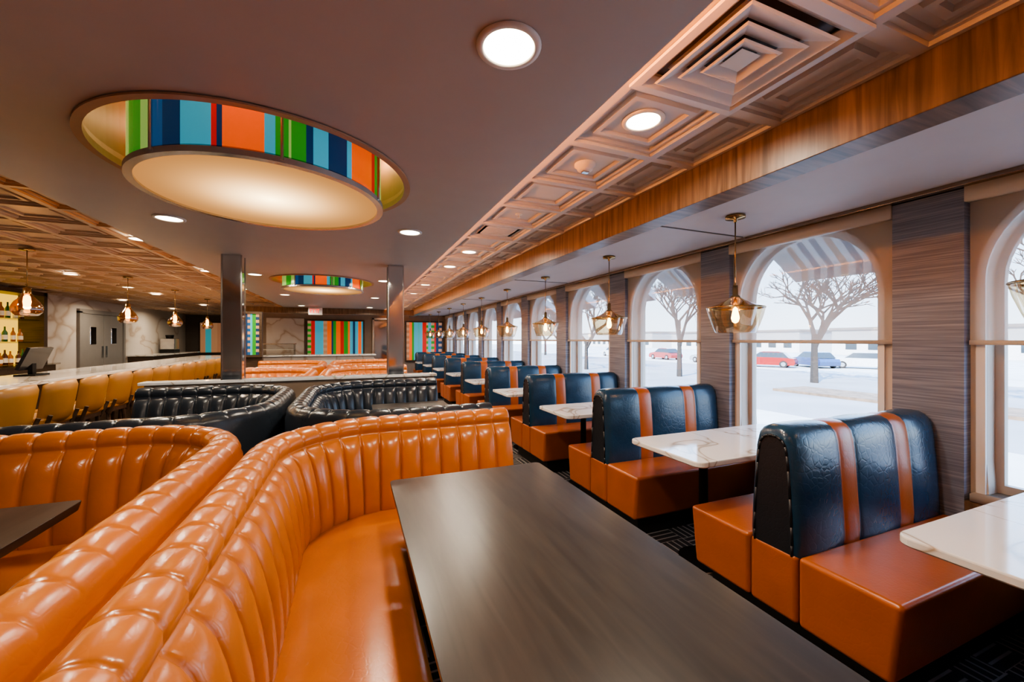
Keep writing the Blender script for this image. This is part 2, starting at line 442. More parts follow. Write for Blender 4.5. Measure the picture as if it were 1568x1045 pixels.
# ------------------------------------------------------------------ drum lights
NAVY=(.006,.035,.10);CY=(.05,.36,.50);OR=(.90,.13,.012);GR=(.025,.26,.025);RD=(.5,.02,.015);LG=(.28,.48,.12);BL=(.01,.08,.22)
def drum(x,y,emit):
    e=empty('drum_ceiling_light',(x,y,0)); R=.55; zb=2.17; zt=2.62
    px=[(197,LG),(206,GR),(222,LG),(234,BL),(248,NAVY),(270,CY),(310,RD),(318,NAVY),(326,OR),(384,CY),(400,GR),(420,LG),(424,GR),(447,NAVY),(458,CY),(485,NAVY),(515,CY),(525,OR),(562,RD),(569,GR),(580,LG)]
    mid=-80.6
    st=[]
    for p,c in px:
        u=max(-1,min(1,(p-393)/197)); a=math.degrees(math.asin(u))
        a*=.86+.14*(abs(a)/90)**3
        st.append((a,c))
    full=st+[(a+180,c) for a,c in st]
    NS=360
    v=[];f=[];cols=[]
    def colat(deg):
        deg=(deg+90)%360-90; c=full[0][1]
        for a,cc in full:
            if deg>=a-1e-6: c=cc
        return c
    zs=[zb,zb+.022,zb+.03,zt]
    for i in range(NS):
        a=2*pi*i/NS
        for z in zs: v.append((R*math.cos(a),R*math.sin(a),z))
    for i in range(NS):
        j=(i+1)%NS; deg=math.degrees(2*pi*(i+.5)/NS)-mid
        base=colat(deg)
        for k in range(3):
            f.append((i*4+k,j*4+k,j*4+k+1,i*4+k+1))
            c=tuple(q*.35 for q in base) if k==0 else base
            cols.append(c)
    o=mk('striped_glass_side',v,f,M['art'],e,smooth=True,recalc=False)
    ca=o.data.color_attributes.new('Col','FLOAT_COLOR','CORNER')
    for p,c in zip(o.data.polygons,cols):
        for li in p.loop_indices: ca.data[li].color=(*c,1)
    b=B(); b.lathe([(R+.012,zb+.012),(R+.012,zb-.012),(R-.02,zb-.012),(R-.02,zb+.012),(R+.012,zb+.012)],96); b.obj('bottom_rim',M['chrome'],e)
    b=B()
    for dg in (-46,4,60,150,210):
        a=math.radians(mid+dg)
        b.tube((math.cos(a)*(R+.012),math.sin(a)*(R+.012),zb),(math.cos(a)*(R+.012),math.sin(a)*(R+.012),CF+.43),.007)
    b.obj('hanger_rods',M['chrome'],e)
    n=96
    mk('diffuser',[(math.cos(2*pi*i/n)*(R-.015),math.sin(2*pi*i/n)*(R-.015),zb-.002) for i in range(n)],[tuple(range(n-1,-1,-1))],M['diff'],e,recalc=False)
    for q in range(3):
        a=2*pi*q/3+.5
        L=D.lights.new('recess_glow','POINT'); L.energy=1.1; L.color=(1,.55,.28); L.shadow_soft_size=.04
        lo=D.objects.new('recess_lamp',L); COL.objects.link(lo); lo.parent=e; lo.location=(math.cos(a)*.62,math.sin(a)*.62,CF+.3)
for i,(x,y) in enumerate(DR): drum(x,y,True)

# ------------------------------------------------------------------ downlights
DLm=None
def downlight(x,y,z,en=9,r=.075,col=(1,.86,.68)):
    global DLm
    e=empty('recessed_downlight',(x,y,z))
    if DLm is None:
        b=B(); b.lathe([(r+.022,0),(r+.020,-.006),(r+.004,-.008),(r,-.004),(r,.002)],40); o=b.obj('trim_ring',M['white'],e,smooth=True)
        n=40; p=mk('lens',[(math.cos(2*pi*i/n)*r,math.sin(2*pi*i/n)*r,-.003) for i in range(n)],[tuple(range(n-1,-1,-1))],M['down'],e,recalc=False)
        DLm=(o.data,p.data)
    else:
        inst('trim_ring',DLm[0],e); inst('lens',DLm[1],e)
    if en>0:
        L=D.lights.new('downlight','AREA'); L.shape='DISK'; L.size=r*2; L.energy=en; L.color=col; L.spread=2.9
        lo=D.objects.new('lamp',L); COL.objects.link(lo); lo.parent=e; lo.location=(0,0,-.012)
for x,y in [(.43,1.1),(.43,3.30),(-1.22,3.56),(-1.22,1.1),(.43,6.2),(-1.21,6.2),(.43,8.8),(-1.22,8.8),(.43,11.5),(-1.22,11.5)]: downlight(x,y,CF-.001,12)
for y in (1.5,4.5,5.5,7.5,9.0,10.5,12.5): downlight(1.26,y,CC+.033,12)
for x,y in [(-1.95,5.0),(-1.95,6.97),(-3.97,8.09),(-3.95,9.7),(-4.0,11.0),(-4.0,14),(-1.95,9.2),(-4.0,5.2),(-4,17)]: downlight(x,y,CC+.0,17,col=(1,.80,.56))
for y in (8.5,13.0,16.0): downlight(-5.4,y,CC,18,col=(1,.80,.56))

def vent(x,y,z,s):
    e=empty('ceiling_air_vent',(x,y,z))
    b=B()
    def ring(h0,z0,h1,z1,mi=0):
        v=[]
        for h,zz in ((h0,z0),(h1,z1)): v+=[(-h,-h,zz),(h,-h,zz),(h,h,zz),(-h,h,zz)]
        b.add(v,[(i,(i+1)%4,4+(i+1)%4,4+i) for i in range(4)],mi)
    ring(s,.0,s,-.012); ring(s,-.012,s*.88,-.014); ring(s*.88,-.014,s*.76,.012)
    for a,q in ((.76,.52),(.54,.32),(.34,.16)):
        ring(s*a,-.018,s*q,.006); ring(s*a,-.018,s*a-.008,-.022); ring(s*a-.008,-.022,s*q-.004,.002)
    b.add([(-s*.17,-s*.17,-.01),(s*.17,-s*.17,-.01),(s*.17,s*.17,-.01),(-s*.17,s*.17,-.01)],[(0,1,2,3)])
    b.obj('louvers',M['vent'],e,recalc=False)
    mk('duct',[(-s*.8,-s*.8,.024),(s*.8,-s*.8,.024),(s*.8,s*.8,.024),(-s*.8,s*.8,.024)],[(0,1,2,3)],M['dark'],e)
vent(1.26,1.0,CC-.002,.265)
b=B(); 
for i in range(7): b.box(-.14,.14,-.10+i*.03,-.088+i*.03,-.012,.0)
b.box(-.17,.17,-.14,-.11,-.012,0);b.box(-.17,.17,.11,.14,-.012,0);b.box(-.17,-.14,-.14,.14,-.012,0);b.box(.14,.17,-.14,.14,-.012,0)
b.obj('ceiling_return_grille',M['vent'],None,(1.26,3.5,CC+.03))
e=empty('smoke_detector',(1.26,2.0,CC+.034)); b=B()
b.lathe([(.062,0),(.062,-.012),(.05,-.02),(.045,-.035),(.03,-.042),(.001,-.044)],28); b.obj('body',M['white'],e,smooth=True)
b=B(); b.box(-.02,.02,-.012,.012,-.052,-.043); b.obj('strobe',M['chrome'],e)
e=empty('fire_sprinkler',(1.26,3.0,CC+.034)); b=B(); b.lathe([(.03,0),(.028,-.006),(.008,-.008),(.008,-.03),(.016,-.032),(.001,-.034)],16); b.obj('head',M['white'],e)

# ------------------------------------------------------------------ upholstered U booths
def upath(xr,xi,y0,y1,r,step):
    pts=[]
    def line(p,q,n): 
        L=math.dist(p,q); k=max(1,int(round(L/step)))
        for i in range(k): pts.append((p[0]+(q[0]-p[0])*i/k,p[1]+(q[1]-p[1])*i/k,n[0],n[1]))
    def arc(c,a0,a1):
        L=abs(a1-a0)*(r+.1); k=max(6,int(round(L/step)))
        for i in range(k):
            a=a0+(a1-a0)*i/k; pts.append((c[0]+r*math.cos(a),c[1]+r*math.sin(a),math.cos(a),math.sin(a)))
    line((xr,y1),(xi+r,y1),(0,1)); arc((xi+r,y1-r),pi/2,pi); line((xi,y1-r),(xi,y0+r),(-1,0)); arc((xi+r,y0+r),pi,1.5*pi); line((xi+r,y0),(xr,y0),(0,-1)); pts.append((xr,y0,0,-1))
    out=[];s=0;prev=None
    for p in pts:
        if prev: s+=math.dist((prev[0]+prev[2]*.12,prev[1]+prev[3]*.12),(p[0]+p[2]*.12,p[1]+p[3]*.12))
        out.append((*p,s)); prev=p
    return out
CHW=.118
def sweep(name,path,prof,mat,parent,mirror=None,A=.026,capends=True):
    v=[];f=[];n=len(prof)
    for (x,y,nx,ny,s) in path:
        ch=abs(math.sin(pi*s/CHW))**.45
        q=(s/CHW)%1.0; q=min(q,1-q)*CHW          # distance to the stitched seam
        notch=.011*math.exp(-(q/.0055)**2)
        for d,z,ad,az in prof:
            dd=d-ad*A*ch+notch*min(1,ad*1.6); zz=z+az*A*ch-notch*.5*min(1,az*3)
            X=x+nx*dd;Y=y+ny*dd
            if mirror is not None: X=2*mirror-X
            v.append((X,Y,zz))
    P=len(path)
    for i in range(P-1):
        for k in range(n-1): f.append((i*n+k,(i+1)*n+k,(i+1)*n+k+1,i*n+k+1))
    if capends:
        f.append(tuple(range(n))); f.append(tuple((P-1)*n+k for k in range(n-1,-1,-1)))
    return mk(name,v,f,mat,parent,smooth=True)
def ubooth(xr,xi,y0,y1,mat,mirror=None,r=.42,zt=1.0,name='channel_back_booth',fine=24):
    e=empty(name,(0,0,0))
    h=zt-1.0
    back=[(.03,.38,0,0),(.0,.44,.3,0),(0.0,.50,.9,0),(.008,.60,1,0),(.02,.70,1,0),(.040,.80,1,0),(.058,.86,1,0),(.074,.89,.8,0),(.088,.908,.5,0),(.096,.918,.1,0),
          (.096,.926,.1,0),(.090,.938,.25,.05),(.092,.958,.3,.15),(.105,.980,.25,.24),(.130,.996,.15,.3),(.160,1.0,0,.3),(.190,.990,0,.24),(.212,.970,0,.12),(.224,.945,0,0),(.224,.925,0,0),(.232,.905,0,0),(.238,.5,0,0),(.240,.0,0,0),(.03,.0,0,0)]
    back=[(d,z+(h*min(1,(z-.5)/.35) if z>.5 else 0),a,b_) for d,z,a,b_ in back]
    path=upath(xr,xi,y0,y1,r,CHW/fine)
    sweep('channel_back',path,back,mat,e,mirror)
    path2=upath(xr-.0,xi,y0,y1,.47,.05)
    seat=[(.06,.40,0,0),(.06,.450,0,0),(-.01,.458,0,0),(-.1,.468,0,0),(-.25,.470,0,0),(-.38,.464,0,0),(-.42,.452,0,0),(-.438,.43,0,0),(-.438,.41,0,0),(-.432,.395,0,0),(-.436,.385,0,0),(-.425,.12,0,0),(.02,.12,0,0)]
    sweep('seat_cushion',path2,seat,mat,e,mirror)
    kick=[(.0,.13,0,0),(-.36,.13,0,0),(-.36,.0,0,0),(.0,.0,0,0)]
    sweep('toe_kick',path2,kick,M['kick'],e,mirror)
    return e
MIR=-.47
def dark_table(x0,x1,y0,y1,name='dark_dining_table'):
    e=empty(name,((x0+x1)/2,(y0+y1)/2,0)); hx=(x1-x0)/2; hy=(y1-y0)/2
    slab('table_top',rrect(-hx,hx,-hy,hy,.025,4),.715,.75,M['table'],e,.003,.012)
    b=B()
    for yy in (-hy*.5,hy*.5):
        b.box(-.28,.28,yy-.035,yy+.035,0,.03); b.box(-.035,.035,yy-.28,yy+.28,0,.03)
        b.lathe([(.038,.03),(.038,.69)],16,(0,yy,0)); b.box(-.2,.2,yy-.04,yy+.04,.69,.715)
    b.obj('pedestal_legs',M['metal_blk'],e)
ubooth(.97,-.22,-.25,2.38,M['orange'],r=.38,zt=.96)
ubooth(.97,-.22,-.25,2.55,M['orange'],MIR,r=.36,zt=.96)
dark_table(.165,.955,.2,2.0); dark_table(-1.85,-1.06,.2,2.25)
ubooth(.92,-.22,2.88,4.58,M['black'],zt=.97)
ubooth(.92,-.22,3.06,4.58,M['black'],MIR,zt=.97)
dark_table(.18,.93,3.15,4.4); dark_table(-1.87,-1.12,3.3,4.4)
for a,c in ((5.32,7.2),(7.72,9.6)):
    ubooth(.90,-.22,a,c,M['orange'],zt=.97,fine=12); ubooth(.90,-.22,a,c,M['orange'],MIR,zt=.97,fine=12)
    dark_table(.18,.93,a+.25,c-.2); dark_table(-1.87,-1.12,a+.25,c-.2)
e=empty('half_wall',(0,0,0))
boxo('panel',-1.86,.92,4.86,4.98,0,.985,M['brownwall'],e); boxo('stone_cap',-1.9,.95,4.83,5.01,.985,1.015,M['marble'],e,.005)
for x,w in ((-1.15,.085),(.47,.085)):
    e=empty('mirrored_column',(x,4.92,0))
    b=B(); b.box(-w,w,-.075,.075,1.016,CF-.002); b.obj('mirror_shaft',M['colmir'],e,bevel=.004)
    b=B()
    for sx in (-1,1):
        for sy in (-1,1): b.box(sx*w-.006,sx*w+.006,sy*.075-.006,sy*.075+.006,1.016,CF-.002)
    b.obj('corner_trim',M['chrome'],e)

# ------------------------------------------------------------------ window booths
XA,XB=1.855,3.075
def window_booth_meshes():
    half=[(.115,.44),(.118,.50),(.114,.60),(.106,.75),(.096,.90),(.088,.98),(.078,1.03),(.058,1.06),(.03,1.075),(0,1.078)]
    half=[(d,.44+(z-.44)*.905) for d,z in half]
    prof=[(-d,z) for d,z in half]+[(d,z) for d,z in reversed(half[:-1])]
    W=XB-XA; sw=.062
    s1,s2=2.255-XA,2.735-XA
    seams=[0,s1-sw,s1+sw,s2-sw,s2+sw,W]
    xs=[]
    for a,b_ in zip(seams[:-1],seams[1:]):
        n=max(6,int((b_-a)/.03))
        for i in range(n):
            t=i/n; xs.append((a+(b_-a)*(.5-.5*math.cos(pi*t)),seams.index(a)))
    xs.append((W,4))
    v=[];f=[];mi=[];n=len(prof)
    for x,si in xs:
        a,b_=seams[si],seams[si+1]
        t=(x-a)/(b_-a); blue=si%2==0
        bulge=(.014 if blue else .008)*max(0,math.sin(pi*t))**.6
        e_=min(x,W-x); R=.045
        k=0 if e_>=R else (R-math.sqrt(max(0,R*R-(R-e_)**2)))
        for d,z in prof:
            zz=.44+(z-.44)*(1-k*1.0/(.58)); sg=1 if d>0 else -1 if d<0 else 0
            dd=d+sg*(bulge*(1 if z<.94 else .6)) - sg*k*.55*(abs(d)/.11)
            if z>.94: zz+=bulge*.5
            v.append((XA+x,dd,zz))
    for i in range(len(xs)-1):
        si=xs[i][1]
        for k in range(n-1):
            f.append((i*n+k,(i+1)*n+k,(i+1)*n+k+1,i*n+k+1)); mi.append(0 if si%2==0 else 1)
    f.append(tuple(range(n))); mi.append(2); f.append(tuple((len(xs)-1)*n+k for k in range(n))); mi.append(2)
    return v,f,mi
bv,bf,bmi=window_booth_meshes()
def cushion(b,x0,x1,y0,y1,z0,z1,tap0=0,tap1=0,mi=0):
    b.add([(x0,y0+tap0,z0),(x1,y0+tap0,z0),(x1,y1-tap1,z0),(x0,y1-tap1,z0),(x0,y0,z1),(x1,y0,z1),(x1,y1,z1),(x0,y1,z1)],
          [(0,3,2,1),(4,5,6,7),(0,1,5,4),(1,2,6,5),(2,3,7,6),(3,0,4,7)],mi)
wbm=None
for k in range(-1,9):
    y=1.30+S*k
    e=empty('striped_booth_bench',(0,y,0))
    if wbm is None:
        o1=mk('padded_back',bv,bf,[M['blue'],M['orange2'],M['sideblk']],e,smooth=True,midx=bmi)
        for p in o1.data.polygons:
            if p.material_index==2: p.use_smooth=False
        b=B(); cushion(b,XA-.005,XB,-.49,-.118,.14,.455,.035,0); cushion(b,XA-.005,XB,-.114,.114,.14,.452); cushion(b,XA-.005,XB,.118,.49,.14,.455,0,.035)
        o2=b.obj('seat_cushions',M['orange2'],e,bevel=.022,seg=4)
        o2b=boxo('toe_kick',XA+.07,XB-.01,-.40,.40,0,.145,M['kick'],e)
        b=B(); n=19
        for i in range(n-1):
            p0=bv[i];p1=bv[i+1]; b.tube((XA,p0[1],p0[2]),(XA,p1[1],p1[2]),.006,seg=6)
        o3=b.obj('edge_piping',M['sideblk'],e,smooth=True)
        wbm=[o1,o2,o2b,o3]
    else:
        for o in wbm:
            q=inst(o.name.split('.')[0],o.data,e)
            if o.modifiers:
                md=q.modifiers.new('bevel','BEVEL'); md.width=.022; md.segments=4; md.limit_method='ANGLE'; q.modifiers.new('wn','WEIGHTED_NORMAL')
tb=None
for k in range(-1,8):
    y=1.94+S*k
    if k==-1: y=.50
    e=empty('marble_dining_table',(2.415,y,0))
    if tb is None:
        a=slab('marble_top',rrect(-.655,.655,-.30,.30,.05,6),.718,.75,M['marble'],e,.006)
        b=B(); 
        for xx in (-.3,.3):
            b.lathe([(.15,0),(.15,.012),(.03,.03),(.027,.69)],20,(xx,0,0)); b.box(xx-.12,xx+.12,-.12,.12,.69,.718)
        c=b.obj('pedestal_base',M['metal_blk'],e); tb=(a.data,c.data)
    else: inst('marble_top',tb[0],e); inst('pedestal_base',tb[1],e)

# ------------------------------------------------------------------ pendants
pm=None
def bulb_lamp(e,z,w):
    L=D.lights.new('filament','POINT'); L.energy=w; L.color=(1,.74,.48); L.shadow_soft_size=.03
    lo=D.objects.new('filament_lamp',L); COL.objects.link(lo); lo.parent=e; lo.location=(0,0,z)
def wpendant(x,y):
    global pm
    e=empty('glass_pendant_light',(x,y,0))
    if pm is None:
        b=B(); b.lathe([(.001,CW-.001),(.062,CW-.001),(.062,CW-.02),(.012,CW-.026),(.012,CW-.045),(.001,CW-.045)],28)
        b.tube((0,0,CW-.04),(0,0,1.78),.0045)
        b.lathe([(.001,1.80),(.016,1.80),(.018,1.735),(.03,1.725),(.032,1.715)],24)
        b.lathe([(.178,1.652),(.182,1.647),(.178,1.641),(.175,1.647),(.178,1.652)],48)
        b.lathe([(.022,1.72),(.022,1.655),(.001,1.655)],20)
        o=b.obj('brass_fittings',M['brass'],e,smooth=True)
        g=B(); g.lathe([(.032,1.718),(.055,1.700),(.11,1.672),(.178,1.648)],48); go=g.obj('amber_glass_top',M['amber'],e,smooth=True)
        g=B(); g.lathe([(.178,1.647),(.168,1.60),(.145,1.53),(.125,1.478),(.118,1.474),(.001,1.474)],48); gc=g.obj('clear_glass_bowl',M['glassclr'],e,smooth=True)
        l=B(); l.lathe([(.001,1.655),(.014,1.64),(.022,1.60),(.026,1.575),(.018,1.55),(.001,1.54)],20); lo=l.obj('bulb',M['bulb'],e,smooth=True)
        pm=[o.data,go.data,gc.data,lo.data]
    else:
        for nm,mm in zip(('brass_fittings','amber_glass_top','clear_glass_bowl','bulb'),pm): inst(nm,mm,e)
    bulb_lamp(e,1.50,2.0)
for k in range(-1,9):
    wpendant(2.44,1.97+S*k if k>=0 else .56)
pm2=None
for y in (6.0,8.1,9.9,11.8):
    e=empty('teardrop_pendant_light',(-3.3,y,0))
    if pm2 is None:
        b=B(); b.lathe([(.001,CC),(.06,CC),(.06,CC-.02),(.001,CC-.02)],24); b.tube((0,0,CC-.01),(0,0,1.98),.005)
        b.lathe([(.001,2.0),(.03,1.99),(.035,1.93)],20); o=b.obj('brass_fittings',M['brass'],e,smooth=True)
        g=B(); g.lathe([(.034,1.935),(.05,1.90),(.095,1.84),(.122,1.78),(.118,1.73),(.085,1.69),(.001,1.68)],32); go=g.obj('amber_glass_shade',M['amber'],e,smooth=True)
        l=B(); l.lathe([(.001,1.92),(.025,1.90),(.032,1.84),(.025,1.79),(.001,1.78)],16); lo=l.obj('bulb',M['bulb'],e,smooth=True)
        pm2=[o.data,go.data,lo.data]
    else:
        for nm,mm in zip(('brass_fittings','amber_glass_shade','bulb'),pm2): inst(nm,mm,e)
    bulb_lamp(e,1.74,5)

# ------------------------------------------------------------------ bar
e=empty('bar_counter',(0,0,0))
boxo('counter_base',-3.62,-3.12,3.2,12.6,0,.97,M['darkwood'],e)
boxo('counter_top',-3.75,-2.95,3.1,12.7,.97,1.01,M['marble'],e,.006)
b=B(); b.tube((-3.03,3.2,.2),(-3.03,12.6,.2),.02); b.obj('foot_rail',M['brass'],e)
sm=None
for k in range(13):
    y=4.3+.5*k
    e=empty('bar_stool',(-2.62,y,0))
    if sm is None:
        b=B()
        for sx in (-1,1):
            for sy in (-1,1): b.tube((sx*.19,sy*.18,0),(sx*.15,sy*.15,.68),.015,.02,8)
        for z,q in ((.26,.177),):
            for p0,p1 in (((-q,-q),(q,-q)),((q,-q),(q,q)),((q,q),(-q,q)),((-q,q),(-q,-q))): b.tube((*p0,z),(*p1,z),.011)
        b.box(-.18,.18,-.18,.18,.64,.68)
        for sy in (-1,1): b.tube((.17,sy*.17,.62),(.225,sy*.18,.78),.016)
        a=b.obj('wood_frame',M['darkwood'],e)
        c=slab('seat_cushion',rrect(-.21,.20,-.215,.215,.07,5),.68,.76,M['tan'],e,.02)
        v=[];f=[];nu=14;nv=8
        for side in (0,1):
            for i in range(nu+1):
                t=i/nu*2-1
                for j in range(nv+1):
                    s=j/nv; z=.70+.37*s - .03*abs(t)**4*(s) 
                    w=.215*(1-.06*(1-s)); 
                    ed=(1-abs(t)**8)*(1-abs(2*s-1)**8)
                    x=.20+.055*s-.06*t*t+(.028*ed+.003)*(1 if side else -1)
                    v.append((x,t*w,z))
        m_=(nu+1)*(nv+1)
        for side in (0,1):
            for i in range(nu):
                for j in range(nv):
                    q=side*m_+i*(nv+1)+j; f.append((q,q+nv+1,q+nv+2,q+1))
        bd=[i*(nv+1) for i in range(nu+1)]+[nu*(nv+1)+j for j in range(1,nv+1)]+[i*(nv+1)+nv for i in range(nu-1,-1,-1)]+[j for j in range(nv-1,0,-1)]
        for i in range(len(bd)):
            p,q=bd[i],bd[(i+1)%len(bd)]; f.append((p,q,m_+q,m_+p))
        d=mk('padded_back',v,f,M['tan'],e,smooth=True)
        sm=[a.data,c.data,d.data]
    else:
        for nm,mm in zip(('wood_frame','seat_cushion','padded_back'),sm): inst(nm,mm,e)
e=empty('pos_terminal',(-3.45,6.35,1.01)); b=B(); b.box(-.09,.09,-.12,.12,0,.02); b.box(-.02,.02,-.03,.03,.02,.14); b.obj('stand',M['metal_blk'],e)
b=B(); b.add([(-.04,-.19,.08),(-.01,-.19,.07),(-.01,.19,.07),(-.04,.19,.08),(.06,-.19,.33),(.09,-.19,.32),(.09,.19,.32),(.06,.19,.33)],[(0,3,2,1),(4,5,6,7),(0,1,5,4),(1,2,6,5),(2,3,7,6),(3,0,4,7)]); b.obj('touch_screen',M['screen'],e)
e=empty('backbar_shelf_unit',(0,0,0))
mk('lit_back_panel',[(XL+.02,7.6,.95),(XL+.02,11.0,.95),(XL+.02,11.0,2.3),(XL+.02,7.6,2.3)],[(0,1,2,3)],M['ylw'],e)
b=B(); b.box(XL+.01,XL+.55,5.6,11.05,.0,.92); b.box(XL+.01,XL+.4,7.5,7.6,.92,2.36); b.box(XL+.01,XL+.4,11.0,11.1,.92,2.36); b.box(XL+.01,XL+.4,7.5,11.1,2.3,2.38)
b.obj('cabinet',M['darkwood'],e)
b=B(); b.box(XL+.03,XL+.34,7.6,11.0,1.36,1.385); b.box(XL+.03,XL+.34,7.6,11.0,1.80,1.825); b.box(XL+.01,XL+.6,5.55,11.1,.92,.95); b.obj('shelves',M['clear'],e)
cols=[simple('bottle_amber',(.35,.12,.02),.1),simple('bottle_green',(.03,.12,.04),.1),simple('bottle_clear',(.6,.6,.55),.1),simple('bottle_label',(.75,.7,.6),.5),simple('bottle_brown',(.08,.03,.015),.1)]
b=B()
for z in (.952,1.387,1.827):
    y=7.75
    while y<10.9:
        h=random.uniform(.22,.31); r=random.uniform(.03,.042); ci=random.choice([0,1,2,4]); x=XL+.2
        b.lathe([(.001,0),(r,0),(r,h*.6),(r*.35,h*.78),(r*.32,h),(.001,h)],12,(x,y,z),ci); b.lathe([(r+.001,h*.15),(r+.001,h*.45)],12,(x,y,z),3)
        y+=random.uniform(.1,.2)
b.obj('liquor_bottles',cols,None,smooth=True)
e=empty('door_1',(XL,0,0))
b=B(); b.box(0,.06,12.85,12.95,0,2.12); b.box(0,.06,14.85,14.95,0,2.12); b.box(0,.06,12.85,14.95,2.08,2.18); b.obj('door_frame',M['door'],e)
b=B(); b.box(0,.04,12.96,13.89,0,2.07); b.box(0,.04,13.91,14.84,0,2.07); b.obj('door_leaves',M['door'],e,bevel=.004)
b=B(); b.box(.03,.05,13.3,13.55,1.3,1.75); b.box(.03,.05,14.25,14.5,1.3,1.75); b.obj('vision_panels',M['mirror'],e,bevel=.01)
b=B(); b.box(.03,.06,13.78,13.84,.95,1.25); b.box(.03,.06,13.96,14.02,.95,1.25); b.obj('push_plates',M['chrome'],e)
e=empty('service_counter',(0,0,0)); boxo('cabinet',XL+.01,XL+.6,15.2,19.0,0,.92,M['darkwood'],e); boxo('stone_top',XL+.01,XL+.64,15.15,19.05,.92,.96,M['marble'],e)
e=empty('coffee_machine',(XL+.32,17.2,.96)); boxo('body',-.2,.2,-.25,.25,0,.12,M['metal_blk'],e,.01); boxo('head',-.2,.2,-.2,.2,.12,.5,M['chrome'],e,.02)
b=B(); b.lathe([(.001,.5),(.1,.5),(.12,.62),(.001,.62)],20); b.obj('hopper',M['metal_blk'],e)

def stripes(name,x0,x1,y,z0,z1,n,seed):
    e=empty(name,(0,0,0)); r=random.Random(seed)
    pal=[NAVY,CY,OR,GR,RD,BL,CY,(.35,.16,.08),(.05,.35,.4),(.4,.2,.1)]
    v=[];f=[];cols=[];xs=[x0]
    ws=[r.uniform(.6,1.6) for _ in range(n)]; t=sum(ws)
    for w in ws: xs.append(xs[-1]+(x1-x0)*w/t)
    for i in range(n):
        c=pal[r.randrange(len(pal))]
        rows=r.choice([1,1,1,14]); c2=(.45,.25,.15)
        for q in range(rows):
            a=z0+(z1-z0)*q/rows; b_=z0+(z1-z0)*(q+1)/rows
            k=len(v); v+=[(xs[i],y,a),(xs[i+1],y,a),(xs[i+1],y,b_),(xs[i],y,b_)]; f.append((k,k+1,k+2,k+3)); cols.append(c if q%2==0 else c2)
    o=mk('striped_panel',v,f,M['artwall'],e,recalc=False)
    ca=o.data.color_attributes.new('Col','FLOAT_COLOR','CORNER')
    for p,c in zip(o.data.polygons,cols):
        for li in p.loop_indices: ca.data[li].color=(*c,1)
    b=B(); b.box(x0-.05,x0,y-.03,y+.03,z0-.05,z1+.05); b.box(x1,x1+.05,y-.03,y+.03,z0-.05,z1+.05); b.box(x0,x1,y-.03,y+.03,z1,z1+.05); b.box(x0,x1,y-.03,y+.03,z0-.05,z0); b.obj('frame',M['darkwood'],e)
    return e
stripes('striped_wall_art',-1.35,.32,YF-.05,.8,2.03,17,5)
stripes('striped_wall_art',1.75,3.0,YF-.05,.7,2.03,13,9)
stripes('striped_wall_art',-5.7,-4.2,YL-.05,.9,2.1,9,12)
e=stripes('striped_divider_screen',-2.22,-1.85,9.9,1.1,1.97,7,21); boxo('post_base',-2.27,-1.80,9.93,10.05,0,1.05,M['darkwood'],e); boxo('backing',-2.27,-1.80,9.94,9.99,1.05,2.02,M['darkwood'],e)
boxo('trim_header_beam',-2.6,1.7,12.2,12.5,2.14,CF-.002,M['woodwall'])
boxo('wall_marble_splash',-2.5,-1.45,YF-.04,YF-.001,.9,2.1,M['marblewall'])
e=empty('host_counter',(0,0,0)); boxo('counter_front',-2.4,.6,12.7,13.2,0,.95,M['marblewall'],e); boxo('counter_slab',-2.45,.65,12.6,13.3,.95,.99,M['marble'],e,.005)
e=empty('pastry_display_case',(-1.95,12.95,.99)); boxo('case_glass',-.4,.4,-.22,.22,.0,.30,M['clear'],e); boxo('case_top',-.42,.42,-.24,.24,.30,.325,M['chrome'],e); boxo('case_shelf',-.38,.38,-.2,.2,.15,.16,M['white'],e)
e=empty('door_2',(0,0,0)); b=B(); b.box(.62,.68,YF-.06,YF-.001,0,2.15); b.box(1.22,1.28,YF-.06,YF-.001,0,2.15); b.box(.62,1.28,YF-.06,YF-.001,2.1,2.16); b.obj('door_frame',M['chrome'],e)
boxo('door_leaf',.69,1.21,YF-.04,YF-.005,0,2.09,M['mirror'],e)
e=empty('exit_sign',(-.93,11.9,2.09)); boxo('housing',-.17,.17,-.02,.02,0,.2,M['white'],e,.005)
b=B()
def seg(x0,x1,z0,z1): b.box(x0,x1,-.026,-.021,z0,z1)
X=-.135
seg(X,X+.012,.05,.15)
for z in (.05,.095,.138): seg(X,X+.05,z,z+.012)
X=-.065; b.add([(X,-.024,.05),(X+.014,-.024,.05),(X+.05,-.024,.15),(X+.036,-.024,.15)],[(0,1,2,3)]); b.add([(X+.036,-.0235,.05),(X+.05,-.0235,.05),(X+.014,-.0235,.15),(X,-.0235,.15)],[(0,1,2,3)])
seg(.015,.027,.05,.15); seg(.06,.072,.05,.15); seg(.04,.093,.138,.15)
b.obj('letters',M['red'],e); boxo('hanger',-.01,.01,-.01,.01,.2,.209,M['white'],e)

